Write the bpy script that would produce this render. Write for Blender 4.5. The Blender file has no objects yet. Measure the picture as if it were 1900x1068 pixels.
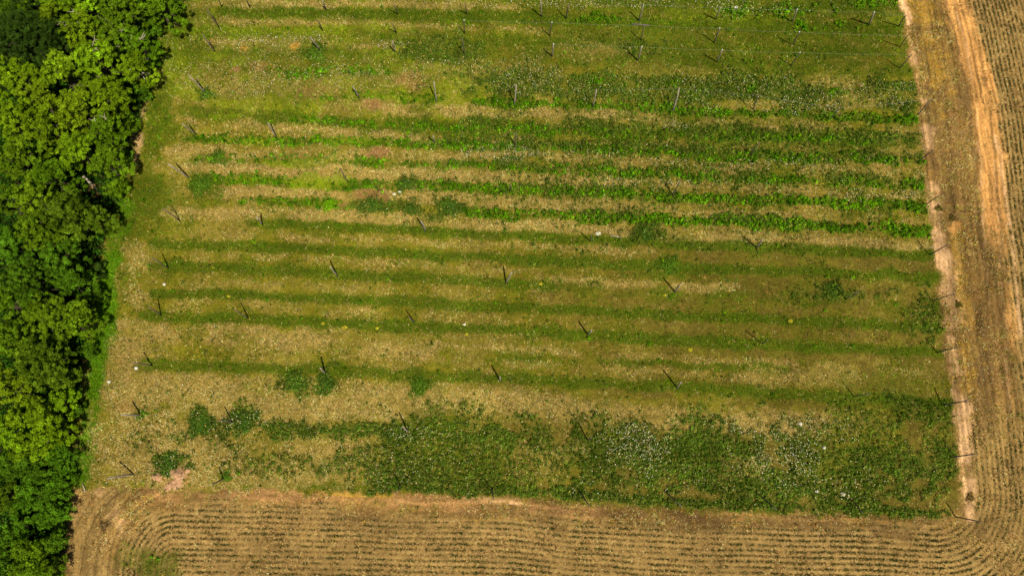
import bpy, math
import numpy as np

# ------------------------------------------------------------------ camera, sky, sun, exposure
SC = bpy.context.scene
COL = SC.collection
H = 105.0                       # drone height in metres
TILT = math.radians(15.0)
FPX = 1266.67                   # focal length in pixels of the 1900 px wide photograph

cam_d = bpy.data.cameras.new("camera")
cam_d.lens = 24.0
cam_d.sensor_width = 36.0
cam_d.clip_start = 1.0
cam_d.clip_end = 3000.0
cam = bpy.data.objects.new("camera", cam_d)
COL.objects.link(cam)
cam.location = (0, 0, H)
cam.rotation_euler = (TILT, 0, 0)
SC.camera = cam

SUN_EL, SUN_AZ = math.radians(61.0), math.radians(150.0)   # azimuth clockwise from +Y
world = bpy.data.worlds.new("World")
SC.world = world
world.use_nodes = True
wn = world.node_tree.nodes
wn.clear()
w_out = wn.new("ShaderNodeOutputWorld")
w_bg = wn.new("ShaderNodeBackground")
w_sky = wn.new("ShaderNodeTexSky")
w_sky.sky_type = 'NISHITA'
w_sky.sun_disc = False
w_sky.sun_elevation = SUN_EL
w_sky.sun_rotation = SUN_AZ
w_bg.inputs["Strength"].default_value = 0.05
world.node_tree.links.new(w_sky.outputs[0], w_bg.inputs["Color"])
world.node_tree.links.new(w_bg.outputs[0], w_out.inputs["Surface"])

sun_d = bpy.data.lights.new("sun", 'SUN')
sun_d.energy = 4.8
sun_d.angle = math.radians(0.5)
sun_d.color = (1.0, 0.935, 0.80)
sun = bpy.data.objects.new("sun", sun_d)
COL.objects.link(sun)
# the lamp shines along its local -Z; its +Z points at the sun
sun.rotation_euler = (math.pi / 2 - SUN_EL, 0, math.pi - SUN_AZ)
sun.location = (60, -100, 180)

SC.view_settings.view_transform = 'Standard'
SC.view_settings.look = 'None'
SC.view_settings.exposure = 0.17
SC.view_settings.gamma = 1.0
SC.cycles.max_bounces = 5
SC.cycles.diffuse_bounces = 3
SC.cycles.transmission_bounces = 3

RNG = np.random.default_rng(7)
CT, ST = math.cos(TILT), math.sin(TILT)


# ------------------------------------------------------------------ surveying: photo pixel <-> place on the ground
def at(u, v, z=0.0):
    x = (u - 950.0) / FPX
    y = (534.0 - v) / FPX
    dz = y * ST - CT
    s = (z - H) / dz
    return np.array([x * s, (y * CT + ST) * s, z])


def survey(X, Y, Z=0.0):
    """photo pixel of a point (X, Y, Z)"""
    dz = Z - H
    cy = Y * CT + dz * ST
    cz = -Y * ST + dz * CT
    return 950.0 + FPX * X / -cz, 534.0 - FPX * cy / -cz


def smooth(a, b, x):
    t = np.clip((x - a) / (b - a), 0, 1)
    return t * t * (3 - 2 * t)


_lat = {}


def vnoise(x, y, seed):
    if seed not in _lat:
        _lat[seed] = np.random.default_rng(seed + 991).random((256, 256))
    L = _lat[seed]
    xi = np.floor(x).astype(np.int64)
    yi = np.floor(y).astype(np.int64)
    fx = x - xi
    fy = y - yi
    fx = fx * fx * (3 - 2 * fx)
    fy = fy * fy * (3 - 2 * fy)
    a = L[yi & 255, xi & 255]
    b = L[yi & 255, (xi + 1) & 255]
    c = L[(yi + 1) & 255, xi & 255]
    d = L[(yi + 1) & 255, (xi + 1) & 255]
    return (a * (1 - fx) + b * fx) * (1 - fy) + (c * (1 - fx) + d * fx) * fy


def fbm(x, y, size, seed, octaves=4):
    """0..1 noise whose biggest features are `size` metres"""
    v = np.zeros_like(x, dtype=float)
    amp, tot, f = 1.0, 0.0, 1.0 / size
    for k in range(octaves):
        v += amp * vnoise(x * f + 17.3 * k, y * f - 9.1 * k, seed + k * 13)
        tot += amp
        amp *= 0.55
        f *= 2.03
    return np.clip((v / tot - 0.5) * 1.7 + 0.5, 0, 1)


# ------------------------------------------------------------------ scene bookkeeping
def tag(o, label=None, cat=None, group=None, kind=None):
    if label: o["label"] = label
    if cat: o["category"] = cat
    if group: o["group"] = group
    if kind: o["kind"] = kind
    return o


def empty(name, loc):
    o = bpy.data.objects.new(name, None)
    o.empty_display_size = 0.5
    o.location = loc
    COL.objects.link(o)
    return o


def mesh_from(name, V, F, mat, parent=None, colors=None, smooth_shade=False):
    """V (n,3), F (m,k) with k equal for all faces; colours per vertex (n,3)"""
    V = np.asarray(V, dtype=np.float32)
    F = np.asarray(F, dtype=np.int32)
    me = bpy.data.meshes.new(name)
    me.vertices.add(len(V))
    me.vertices.foreach_set("co", V.ravel())
    m, k = F.shape
    me.loops.add(m * k)
    me.loops.foreach_set("vertex_index", F.ravel())
    me.polygons.add(m)
    me.polygons.foreach_set("loop_start", np.arange(0, m * k, k, dtype=np.int32))
    if smooth_shade:
        me.polygons.foreach_set("use_smooth", np.ones(m, dtype=bool))
    if colors is not None:
        at_ = me.color_attributes.new("Col", 'FLOAT_COLOR', 'POINT')
        c = np.ones((len(V), 4), dtype=np.float32)
        c[:, :3] = colors
        at_.data.foreach_set("color", c.ravel())
    me.update(calc_edges=True)
    me.materials.append(mat)
    o = bpy.data.objects.new(name, me)
    COL.objects.link(o)
    if parent is not None:
        o.parent = parent
    return o


def tube(points, radii, n=8, cap=True):
    """tapered tube through points; returns verts, quads"""
    P = np.asarray(points, float)
    V, F = [], []
    for i in range(len(P)):
        d = P[min(i + 1, len(P) - 1)] - P[max(i - 1, 0)]
        d = d / (np.linalg.norm(d) + 1e-9)
        a = np.cross(d, (0.31, 0.95, 0.05) if abs(d[2]) > 0.7 else (0, 0, 1.0))
        a /= np.linalg.norm(a)
        b = np.cross(d, a)
        for j in range(n):
            t = 2 * math.pi * j / n
            V.append(P[i] + radii[i] * (math.cos(t) * a + math.sin(t) * b))
    for i in range(len(P) - 1):
        for j in range(n):
            k = (j + 1) % n
            F.append((i * n + j, i * n + k, (i + 1) * n + k, (i + 1) * n + j))
    if cap:
        for i, flip in ((0, True), (len(P) - 1, False)):
            c = len(V)
            V.append(P[i])
            for j in range(0, n, 2):
                q = (c, i * n + j, i * n + (j + 1) % n, i * n + (j + 2) % n)
                F.append(q[::-1] if flip else q)
    return V, F


def join(parts):
    V, F, o = [], [], 0
    for v, f in parts:
        V += list(v)
        F += [tuple(i + o for i in q) for q in f]
        o += len(v)
    return V, F


# ------------------------------------------------------------------ materials
def new_mat(name):
    m = bpy.data.materials.new(name)
    m.use_nodes = True
    nt = m.node_tree
    nt.nodes.clear()
    out = nt.nodes.new("ShaderNodeOutputMaterial")
    return m, nt, out


def leaf_material(name, translucency=0.25, object_tint=False):
    m, nt, out = new_mat(name)
    att = nt.nodes.new("ShaderNodeAttribute")
    att.attribute_name = "Col"
    c = att.outputs["Color"]
    if object_tint:
        oi = nt.nodes.new("ShaderNodeObjectInfo")
        mx = nt.nodes.new("ShaderNodeMix")
        mx.data_type = 'RGBA'
        mx.blend_type = 'MULTIPLY'
        mx.inputs["Factor"].default_value = 1.0
        nt.links.new(c, mx.inputs["A"])
        nt.links.new(oi.outputs["Color"], mx.inputs["B"])
        c = mx.outputs["Result"]
    d = nt.nodes.new("ShaderNodeBsdfDiffuse")
    nt.links.new(c, d.inputs["Color"])
    if translucency > 0:
        t = nt.nodes.new("ShaderNodeBsdfTranslucent")
        nt.links.new(c, t.inputs["Color"])
        s = nt.nodes.new("ShaderNodeMixShader")
        s.inputs[0].default_value = translucency
        nt.links.new(d.outputs[0], s.inputs[1])
        nt.links.new(t.outputs[0], s.inputs[2])
        nt.links.new(s.outputs[0], out.inputs["Surface"])
    else:
        nt.links.new(d.outputs[0], out.inputs["Surface"])
    return m


def noise_material(name, c1, c2, scale, rough=0.9, stretch=(1, 1, 1), bump=0.0):
    m, nt, out = new_mat(name)
    tc = nt.nodes.new("ShaderNodeTexCoord")
    mp = nt.nodes.new("ShaderNodeMapping")
    mp.inputs["Scale"].default_value = stretch
    nz = nt.nodes.new("ShaderNodeTexNoise")
    nz.inputs["Scale"].default_value = scale
    nz.inputs["Detail"].default_value = 5
    rp = nt.nodes.new("ShaderNodeValToRGB")
    rp.color_ramp.elements[0].position = 0.32
    rp.color_ramp.elements[1].position = 0.68
    rp.color_ramp.elements[0].color = (*c1, 1)
    rp.color_ramp.elements[1].color = (*c2, 1)
    b = nt.nodes.new("ShaderNodeBsdfPrincipled")
    b.inputs["Roughness"].default_value = rough
    b.inputs["Specular IOR Level"].default_value = 0.2
    nt.links.new(tc.outputs["Object"], mp.inputs["Vector"])
    nt.links.new(mp.outputs[0], nz.inputs["Vector"])
    nt.links.new(nz.outputs["Fac"], rp.inputs["Fac"])
    nt.links.new(rp.outputs["Color"], b.inputs["Base Color"])
    if bump > 0:
        bp = nt.nodes.new("ShaderNodeBump")
        bp.inputs["Strength"].default_value = bump
        bp.inputs["Distance"].default_value = 0.05
        nt.links.new(nz.outputs["Fac"], bp.inputs["Height"])
        nt.links.new(bp.outputs[0], b.inputs["Normal"])
    nt.links.new(b.outputs[0], out.inputs["Surface"])
    return m


def ground_material():
    m, nt, out = new_mat("ground_soil_and_thatch")
    att = nt.nodes.new("ShaderNodeAttribute")
    att.attribute_name = "Col"
    tc = nt.nodes.new("ShaderNodeTexCoord")
    n1 = nt.nodes.new("ShaderNodeTexNoise")
    n1.inputs["Scale"].default_value = 2.6
    n1.inputs["Detail"].default_value = 8
    n1.inputs["Roughness"].default_value = 0.75
    nt.links.new(tc.outputs["Object"], n1.inputs["Vector"])
    rp = nt.nodes.new("ShaderNodeMapRange")
    rp.inputs["From Min"].default_value = 0.3
    rp.inputs["From Max"].default_value = 0.7
    rp.inputs["To Min"].default_value = 0.62
    rp.inputs["To Max"].default_value = 1.38
    nt.links.new(n1.outputs["Fac"], rp.inputs["Value"])
    mx = nt.nodes.new("ShaderNodeMix")
    mx.data_type = 'RGBA'
    mx.blend_type = 'MULTIPLY'
    mx.inputs["Factor"].default_value = 1.0
    nt.links.new(att.outputs["Color"], mx.inputs["A"])
    nt.links.new(rp.outputs[0], mx.inputs["B"])
    d = nt.nodes.new("ShaderNodeBsdfDiffuse")
    bp = nt.nodes.new("ShaderNodeBump")
    bp.inputs["Strength"].default_value = 0.6
    bp.inputs["Distance"].default_value = 0.12
    nt.links.new(n1.outputs["Fac"], bp.inputs["Height"])
    nt.links.new(bp.outputs[0], d.inputs["Normal"])
    nt.links.new(mx.outputs["Result"], d.inputs["Color"])
    nt.links.new(d.outputs[0], out.inputs["Surface"])
    return m


M_GROUND = ground_material()
M_GRASS = leaf_material("grass_blades", 0.2)
M_LEAF = leaf_material("tree_leaves", 0.16, True)
M_BARK = noise_material("bark", (0.035, 0.026, 0.018), (0.10, 0.075, 0.05), 6, bump=0.6)
M_POLE = noise_material("weathered_pole_wood_sunlit", (0.16, 0.125, 0.085), (0.42, 0.35, 0.26), 3.0, stretch=(6, 6, 0.6), bump=0.3)  # lighter copy of the pole wood, sunlit side put into the colour
M_POLE2 = noise_material("brown_pole_wood_shaded", (0.07, 0.052, 0.04), (0.19, 0.145, 0.11), 3.0, stretch=(6, 6, 0.6), bump=0.3)  # darker copy, shaded side put into the colour; also the brown broken pole
M_PALE = noise_material("bleached_dead_wood", (0.28, 0.22, 0.15), (0.55, 0.45, 0.33), 4, bump=0.4)
M_CAP = noise_material("white_insulator", (0.72, 0.72, 0.68), (0.85, 0.85, 0.8), 12, rough=0.4)
M_WIRE = noise_material("galvanised_wire", (0.42, 0.40, 0.32), (0.6, 0.58, 0.5), 2, rough=0.5)
M_DIRT = noise_material("reddish_dirt", (0.30, 0.15, 0.07), (0.56, 0.33, 0.17), 3.5, bump=0.8)


# ------------------------------------------------------------------ survey of the field: what grows where
def srgb(r, g, b):
    c = np.array([r, g, b]) / 255.0
    return np.where(c <= 0.04045, c / 12.92, ((c + 0.055) / 1.055) ** 2.4)


#            ground colour below the plants (real albedo)
CLASSES = {
    'straw':  srgb(146, 123, 60),
    'olive':  srgb(112, 104, 27),
    'green':  srgb(66, 80, 15),
    'lush':   srgb(60, 84, 16),
    'dark':   srgb(62, 76, 24),
    'soil':   srgb(200, 158, 110),
    'sand':   srgb(190, 138, 76),
    'stub':   srgb(126, 94, 50),
    'scorch': srgb(92, 72, 42),
    'yellow': srgb(178, 138, 54),
    'crop':   srgb(150, 122, 70),
    'edge':   srgb(72, 104, 18),
    'lime':   srgb(112, 126, 22),
    'dun_dim':    srgb(92, 82, 30),  # brownish grass ground with the dimming toward the right put into its colour
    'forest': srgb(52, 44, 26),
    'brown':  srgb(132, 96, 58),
    'pink':   srgb(180, 132, 84),
}
NAMES = list(CLASSES)
KI = {n: i for i, n in enumerate(NAMES)}
PAL = np.array([CLASSES[n] for n in NAMES])

WOOD = [(346, -60), (346, 0), (322, 28), (296, 55), (290, 110), (282, 145), (266, 195), (242, 270), (236, 330), (232, 400), (212, 450),
        (196, 520), (197, 580), (188, 640), (165, 700), (158, 770), (146, 850), (132, 910), (124, 990), (116, 1068), (105, 1180)]
RIGHT = [(1652, -60), (1665, 0), (1678, 60), (1690, 130), (1703, 200), (1714, 300), (1722, 400), (1735, 480), (1742, 560), (1750, 650), (1764, 740),
         (1770, 800), (1776, 880), (1787, 962)]
BOTTOM = [(60, 903), (140, 905), (300, 905), (480, 908), (720, 915), (950, 920), (1080, 935), (1250, 945), (1430, 950), (1630, 954), (1787, 966)]


def world_line(pts):
    return np.array([at(u, v)[:2] for u, v in pts])


WL, RL, BL = world_line(WOOD), world_line(RIGHT), world_line(BOTTOM)
CL = world_line([(212, 905), (200, 960), (190, 1068), (180, 1180)])       # left end of the crop on the near side


def xat(line, Y):
    o = np.argsort(line[:, 1])
    return np.interp(Y, line[o, 1], line[o, 0])


def yat(line, X):
    o = np.argsort(line[:, 0])
    return np.interp(X, line[o, 0], line[o, 1])


# strips and patches as surveyed: (class, polyline, half width in photo pixels, strength, raggedness)
STRIPS = [
    ('straw', [(640, 200), (760, 202), (950, 208), (1100, 214), (1220, 216)], 12, .95, .5),
    ('straw', [(360, 228), (560, 240), (800, 258), (960, 260)], 11, .85, .6),
    ('straw', [(330, 282), (520, 284), (700, 288), (860, 292)], 13, .9, .5),
    ('straw', [(360, 312), (520, 316), (620, 320), (800, 326), (950, 332), (1150, 342)], 14, 1., .4),
    ('straw', [(380, 355), (520, 358), (700, 362), (900, 372), (1100, 382), (1240, 386)], 13, .95, .5),
    ('straw', [(330, 396), (480, 398), (650, 402), (900, 416), (1100, 424), (1250, 433), (1450, 448), (1700, 456)], 12, .95, .4),
    ('straw', [(1000, 335), (1250, 343), (1450, 352), (1700, 363)], 8, .75, .7),
    ('straw', [(850, 288), (1000, 293), (1250, 306), (1450, 315), (1700, 322)], 9, .75, .7),
    ('straw', [(960, 260), (1250, 270), (1500, 279)], 6, .5, .8),
    ('straw', [(1200, 222), (1350, 228), (1500, 234), (1690, 246)], 9, .65, .7),
    ('straw', [(1000, 376), (1250, 390), (1450, 400), (1690, 410)], 7, .65, .7),
    ('straw', [(430, 436), (700, 446), (960, 455), (1250, 468)], 7, .5, .7),
    ('straw', [(430, 476), (700, 488), (960, 500)], 7, .35, .7),
    ('straw', [(990, 520), (1150, 526), (1350, 534)], 8, .75, .6),
    ('straw', [(430, 562), (620, 572), (800, 582)], 9, .5, .7),
    ('straw', [(430, 526), (700, 536)], 6, .3, .7),
    ('straw', [(240, 612), (480, 626), (620, 640), (780, 652)], 22, .9, .5),
    ('straw', [(780, 640), (960, 646), (1200, 662), (1440, 674), (1700, 690)], 7, .55, .7),
    ('straw', [(960, 676), (1200, 690), (1400, 702)], 7, .45, .7),
    ('straw', [(190, 715), (500, 726), (900, 742), (1100, 766), (1300, 782), (1560, 790)], 28, .92, .4),
    ('olive', [(1100, 742), (1450, 752), (1700, 770)], 16, .6, .6),
    # mown rows: fine dark green strips
    ('green', [(470, 414), (700, 424), (950, 438), (1200, 449), (1450, 461), (1720, 474)], 10, .95, .25),
    ('green', [(300, 452), (480, 457), (650, 467), (900, 478), (1100, 488), (1300, 497), (1440, 503), (1720, 514)], 10, .95, .2),
    ('green', [(290, 490), (480, 500), (680, 512), (900, 522), (1010, 530)], 11, .9, .25),
    ('green', [(1000, 530), (1200, 545), (1450, 552), (1740, 562)], 11, .55, .6),
    ('green', [(290, 542), (480, 548), (700, 558), (900, 568), (1100, 577), (1300, 588), (1740, 606)], 10, .95, .2),
    ('green', [(280, 586), (480, 592), (700, 602), (950, 614), (1200, 628), (1440, 640), (1740, 652)], 11, .95, .2),
    ('green', [(780, 648), (960, 660), (1100, 668), (1300, 678), (1440, 684)], 8, .75, .6),
    ('green', [(280, 676), (480, 682), (700, 692), (950, 703), (1200, 715), (1440, 729), (1750, 748)], 12, .88, .3),
    # far rows
    ('green', [(1000, -6), (1250, 4), (1450, 9), (1660, 14)], 11, .85, .4),
    ('green', [(430, 22), (600, 24), (800, 28), (1000, 35), (1200, 42), (1400, 48), (1680, 58)], 12, .97, .25),
    ('green', [(350, 92), (520, 96), (700, 100), (880, 104)], 9, .7, .5),
    ('green', [(340, 128), (520, 132), (640, 136), (760, 138)], 8, .6, .6),
    ('green', [(400, 176), (560, 178), (760, 184)], 8, .6, .5),
    ('straw', [(400, 42), (620, 44), (800, 50), (1000, 56)], 5, .6, .5),
    ('straw', [(380, 78), (560, 80), (720, 86)], 5, .55, .6),
    ('straw', [(430, 6), (700, 8), (960, 14)], 6, .7, .5),
    ('green', [(380, 62), (600, 64), (800, 72), (1000, 76), (1200, 86)], 9, .55, .6),
    ('green', [(1000, 76), (1200, 84), (1400, 92), (1690, 100)], 10, .8, .4),
    ('green', [(900, 104), (1150, 110), (1300, 118), (1450, 126), (1695, 132)], 14, .75, .5),
    ('dark', [(880, 148), (1000, 158), (1300, 164), (1450, 168), (1690, 175)], 27, .9, .5),
    ('lush', [(600, 181), (700, 180), (800, 184)], 8, .6, 0.52),
    ('lush', [(900, 192), (1000, 195), (1150, 201), (1300, 207), (1500, 213), (1698, 222)], 8, .85, 0.38),
    ('green', [(380, 212), (480, 218), (700, 230), (960, 240), (1200, 247), (1440, 254), (1695, 262)], 14, .85, .4),
    ('dark', [(880, 232), (1200, 238), (1440, 245), (1700, 254)], 11, .8, .5),
    ('lush', [(560, 224), (960, 243), (1200, 251), (1440, 257), (1600, 262)], 7, .7, 0.52),
    ('lush', [(350, 258), (480, 262), (600, 262), (740, 268), (960, 273), (1200, 284), (1440, 291), (1710, 299)], 9, .8, 0.38),
    ('dark', [(800, 262), (960, 264), (1200, 274), (1440, 281), (1710, 289)], 9, .75, .5),
    ('lush', [(380, 293), (480, 296), (620, 300), (800, 306), (960, 312), (1200, 324), (1440, 333), (1716, 344)], 9, .8, 0.45),
    ('dark', [(830, 300), (960, 304), (1200, 316), (1440, 326), (1700, 336)], 8, .7, .6),
    ('lush', [(390, 332), (480, 335), (600, 340), (700, 344), (800, 347), (960, 351), (1100, 359), (1250, 366), (1440, 373), (1718, 385)], 10, .9, 0.34),
    ('dark', [(790, 341), (960, 343), (1100, 350), (1250, 357)], 7, .75, .6),
    ('lush', [(460, 374), (560, 378), (640, 381)], 8, .7, 0.45),
    ('dark', [(680, 380), (770, 383), (870, 388)], 11, .8, .8),
    ('lush', [(880, 393), (1000, 400), (1150, 405), (1300, 409), (1440, 416), (1722, 430)], 10, .9, 0.34),
    ('dark', [(1080, 399), (1250, 400), (1400, 408), (1560, 415)], 8, .6, .7),
    # weeds along the near side
    ('dark', [(440, 782), (600, 794), (740, 800)], 15, .88, .5),
    ('dark', [(720, 900), (950, 910), (1080, 918), (1250, 932), (1430, 940), (1600, 944), (1780, 954)], 11, .9, .4),
    ('green', [(440, 898), (600, 902), (730, 906)], 10, .7, .5),
    # wood edge
    ('soil', [(278, 150), (264, 220), (244, 285), (238, 335)], 9, .7, .6),
    ('edge', [(228, 395), (212, 440), (205, 490), (203, 550), (200, 600), (190, 650), (178, 700), (170, 760), (160, 820), (150, 880)], 16, .97, .35),
    ('green', [(300, 60), (310, 120), (305, 200), (275, 300), (262, 380), (248, 450), (232, 520)], 20, .45, .7),
]
#  (class, u, v, ru, rv, strength, raggedness)
PATCHES = [
    ('straw', 560, 145, 340, 26, .4, 1.1), ('straw', 440, 165, 110, 26, .4, 1.1), ('straw', 850, 125, 140, 20, .3, 1.),
    ('straw', 560, 8, 260, 9, .7, .6), ('straw', 520, 42, 190, 9, .45, .9), ('straw', 520, 84, 190, 16, .4, 1.),
    ('straw', 1120, 95, 100, 20, .45, .9), ('straw', 1550, 155, 60, 12, .7, .8), ('straw', 1590, 190, 60, 16, .6, .9),
    ('green', 1350, 60, 420, 85, .55, .6), ('green', 1480, 20, 260, 30, .5, .6),
    ('green', 340, 60, 60, 60, .6, .7), ('green', 300, 180, 40, 70, .6, .8), ('green', 310, 250, 60, 30, .4, .8), ('green', 300, 370, 70, 40, .55, .8),
    ('dark', 800, 92, 80, 26, .8, .6), ('dark', 1180, 90, 60, 16, .5, .8),
    ('straw', 260, 480, 34, 30, .6, .7), ('straw', 250, 550, 26, 24, .6, .8), ('straw', 232, 660, 36, 46, .9, .6),
    ('straw', 300, 835, 170, 75, .93, .4), ('straw', 420, 885, 280, 26, .8, .6), ('straw', 610, 840, 100, 45, .85, .6),
    ('straw', 560, 760, 300, 30, .9, .4), ('straw', 590, 320, 120, 14, .9, .4), ('straw', 250, 740, 60, 60, .85, .6),
    ('olive', 200, 800, 22, 60, .4, .8),
    ('straw', 1500, 700, 140, 16, .45, .9), ('straw', 1500, 785, 190, 20, .6, .8), ('straw', 1250, 790, 120, 22, .6, .8),
    ('dark', 1300, 300, 480, 130, .32, 1.3), ('green', 1300, 200, 420, 70, .3, 1.2), ('green', 600, 120, 320, 90, .35, 1.2),
    ('green', 380, 340, 40, 26, .75, .6), ('green', 365, 300, 30, 14, .6, .7),
    ('dark', 900, 838, 250, 74, .86, .7), ('dark', 600, 800, 190, 22, .8, .8), ('dark', 520, 860, 120, 22, .35, 1.1), ('dark', 400, 800, 90, 30, .4, 1.1), ('dark', 820, 882, 130, 40, .8, .6), ('dark', 1190, 845, 150, 76, .86, .7),
    ('dark', 1330, 850, 160, 76, .82, .8), ('dark', 1610, 865, 200, 98, .84, .7), ('dark', 1460, 900, 190, 56, .85, .7),
    ('green', 800, 775, 70, 30, .5, .9), ('straw', 1010, 850, 70, 40, .5, .9), ('olive', 930, 860, 160, 40, .35, .9),
    ('olive', 1640, 800, 110, 40, .55, .8), ('straw', 1390, 870, 60, 26, .4, .9), ('olive', 1540, 870, 60, 60, .5, .9),
    ('dark', 1716, 590, 34, 44, .55, 1.), ('dark', 1710, 765, 70, 30, .6, .8), ('dark', 1600, 545, 130, 10, .45, .9), ('green', 1660, 700, 110, 60, .3, .9),
    ('dark', 372, 786, 35, 29, .9, 1.), ('dark', 452, 780, 35, 29, .9, 1.), ('green', 778, 716, 27, 22, .9, 1.), ('dark', 312, 858, 32, 26, .9, 1.), ('dark', 548, 706, 27, 22, .9, 1.), ('dark', 605, 712, 27, 22, .9, 1.), ('dark', 690, 380, 23, 19, .9, 1.), ('dark', 752, 342, 23, 19, .9, 1.), ('dark', 836, 384, 27, 22, .9, 1.), ('dark', 762, 388, 16, 13, .9, 1.), ('green', 585, 99, 27, 22, .9, 1.), ('green', 384, 175, 18, 14, .9, 1.), ('green', 404, 292, 24, 20, .9, 1.), ('green', 372, 342, 30, 24, .9, 1.), ('green', 264, 768, 12, 10, .9, 1.), ('green', 420, 884, 12, 10, .9, 1.), ('dark', 1198, 430, 24, 20, .9, 1.), ('green', 1240, 492, 24, 20, .9, 1.), ('dark', 1545, 536, 19, 15, .9, 1.),
    ('lush', 1102, 153, 20, 7, .95, .4), ('lush', 1245, 157, 22, 8, .95, .4), ('lush', 1398, 164, 20, 9, .9, .5), ('lush', 1545, 172, 16, 8, .8, .5),
    ('lime', 585, 338, 60, 14, .95, .5), ('lime', 540, 302, 70, 8, .8, .7), ('lime', 450, 262, 80, 9, .6, .9), ('lime', 640, 262, 60, 8, .6, .9), ('lime', 470, 335, 50, 9, .6, .8), ('lime', 700, 182, 60, 7, .6, .8), ('lime', 520, 60, 120, 9, .5, 1.), ('lime', 700, 52, 90, 9, .5, 1.), ('lime', 420, 215, 60, 8, .5, .9), ('lime', 610, 378, 40, 8, .6, .8), ('lime', 330, 150, 40, 40, .4, 1.), ('lime', 800, 130, 90, 10, .4, 1.), ('lime', 1350, 30, 200, 16, .4, 1.1), ('lush', 1530, 45, 40, 10, .6, .8), ('lush', 1120, 35, 40, 9, .8, .6),
    ('lush', 1480, 45, 14, 14, .9, .5), ('lush', 1620, 6, 45, 10, .8, .5), ('lush', 1440, 20, 90, 14, .5, .8), ('lush', 560, 135, 30, 9, .7, .6), ('lush', 690, 130, 60, 10, .4, .9),
    ('brown', 700, 196, 42, 12, .85, .5), ('brown', 705, 284, 22, 15, .95, .4), ('brown', 692, 360, 38, 11, .9, .5), ('brown', 428, 129, 15, 8, .95, .4),
    ('brown', 478, 124, 26, 9, .6, .6), ('brown', 592, 172, 36, 16, .5, .7), ('brown', 762, 152, 24, 18, .7, .6), ('brown', 640, 380, 16, 6, .7, .6),
    ('brown', 240, 756, 30, 14, .5, .7), ('pink', 322, 888, 30, 14, .6, .7), ('yellow', 545, 86, 12, 6, .9, .5), ('yellow', 460, 90, 10, 5, .7, .5),
]
OUT_STRIPS = [
    ('scorch', [(1712, 20), (1730, 120), (1745, 250), (1765, 380), (1790, 560), (1806, 700)], 26, .5, .8),
    ('yellow', [(1712, 25), (1730, 70), (1745, 130), (1745, 190)], 24, .55, 1.2),
    ('yellow', [(1775, 430), (1790, 600), (1800, 760)], 14, .35, .9),
    ('soil', [(1671, -10), (1676, 12), (1684, 30)], 9, 1., .3),
    ('soil', [(1688, 60), (1700, 140)], 6, .5, .8),
    ('soil', [(1712, 195), (1722, 280), (1732, 345), (1735, 380)], 14, .6, .85),
    ('soil', [(1736, 395), (1738, 425), (1744, 452), (1748, 475)], 17, .95, .5),
    ('soil', [(1752, 480), (1765, 560), (1772, 650), (1780, 720), (1790, 775)], 17, .6, .85),
    ('soil', [(1788, 780), (1792, 830), (1795, 880), (1800, 940)], 14, .9, .6),
    ('sand', [(1764, -20), (1790, 60), (1815, 140), (1832, 220), (1843, 300), (1848, 390)], 27, .95, .35),
    ('sand', [(1842, 330), (1858, 430), (1868, 530), (1880, 640)], 12, .6, .6),
    ('soil', [(1850, 260), (1866, 350), (1877, 440), (1888, 540), (1893, 620)], 4, .8, .5),
    ('sand', [(1800, 20), (1830, 110), (1850, 190)], 6, .8, .5),
    ('scorch', [(1750, -10), (1772, 70), (1788, 140), (1797, 200), (1804, 270), (1814, 400), (1828, 560), (1838, 680)], 3, .8, .4),
    ('scorch', [(1778, -10), (1802, 80), (1822, 170), (1834, 270), (1838, 390)], 2, .6, .6),
    ('scorch', [(1790, -10), (1812, 80), (1836, 190), (1848, 300), (1853, 400)], 2, .5, .7),
    ('soil', [(1766, -10), (1788, 70), (1806, 150), (1816, 260), (1822, 390), (1834, 560)], 2, .6, .6),
    ('soil', [(1846, 300), (1852, 400), (1860, 520), (1868, 640), (1872, 760)], 2, .5, .6),
    ('scorch', [(1852, 420), (1862, 540), (1870, 680), (1872, 820)], 2, .6, .6),
    ('scorch', [(1737, -10), (1755, 60), (1775, 150), (1786, 230), (1795, 330)], 2, .6, .5),
    ('scorch', [(1838, 210), (1850, 320), (1857, 430), (1870, 560)], 3, .6, .5),
    ('scorch', [(1822, 640), (1832, 700), (1834, 770)], 16, .65, .6),
    ('pink', [(300, 914), (480, 918), (620, 924), (800, 930), (950, 938), (1090, 950)], 12, .55, .7),
    ('soil', [(880, 924), (960, 932)], 6, .6, .5),
    ('scorch', [(1170, 950), (1280, 962), (1400, 972), (1530, 978), (1680, 992)], 13, .7, .8),
    ('scorch', [(900, 952), (960, 962), (1090, 968)], 12, .5, .9),
    ('yellow', [(1120, 928), (1190, 934)], 5, .9, .3),
    ('yellow', [(600, 914), (720, 919)], 4, .8, .4),
    ('crop', [(175, 915), (160, 980), (158, 1068), (150, 1130)], 50, .9, .5),
    ('soil', [(185, 920), (205, 945), (222, 975)], 14, .45, .8),
    ('brown', [(168, 925), (178, 970), (190, 985)], 9, .6, .7),
    ('scorch', [(120, 1000), (128, 1068)], 8, .6, .8),
]
OUT_PATCHES = [
    ('green', 300, 1055, 40, 34, .75, .6), ('green', 250, 1040, 34, 26, .5, .8),
    ('scorch', 193, 972, 14, 8, .9, .5), ('scorch', 1840, 985, 36, 26, .6, .7), ('scorch', 1742, 386, 10, 5, .9, .5), ('scorch', 1765, 405, 12, 6, .9, .5),
    ('sand', 1770, 418, 16, 14, .8, .5), ('scorch', 1800, 920, 12, 7, .8, .6), ('scorch', 600, 965, 60, 20, .35, .9), ('scorch', 720, 965, 90, 26, .4, .9),
    ('scorch', 1320, 980, 80, 12, .4, .9), ('scorch', 545, 950, 20, 25, .5, .8),
]
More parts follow.
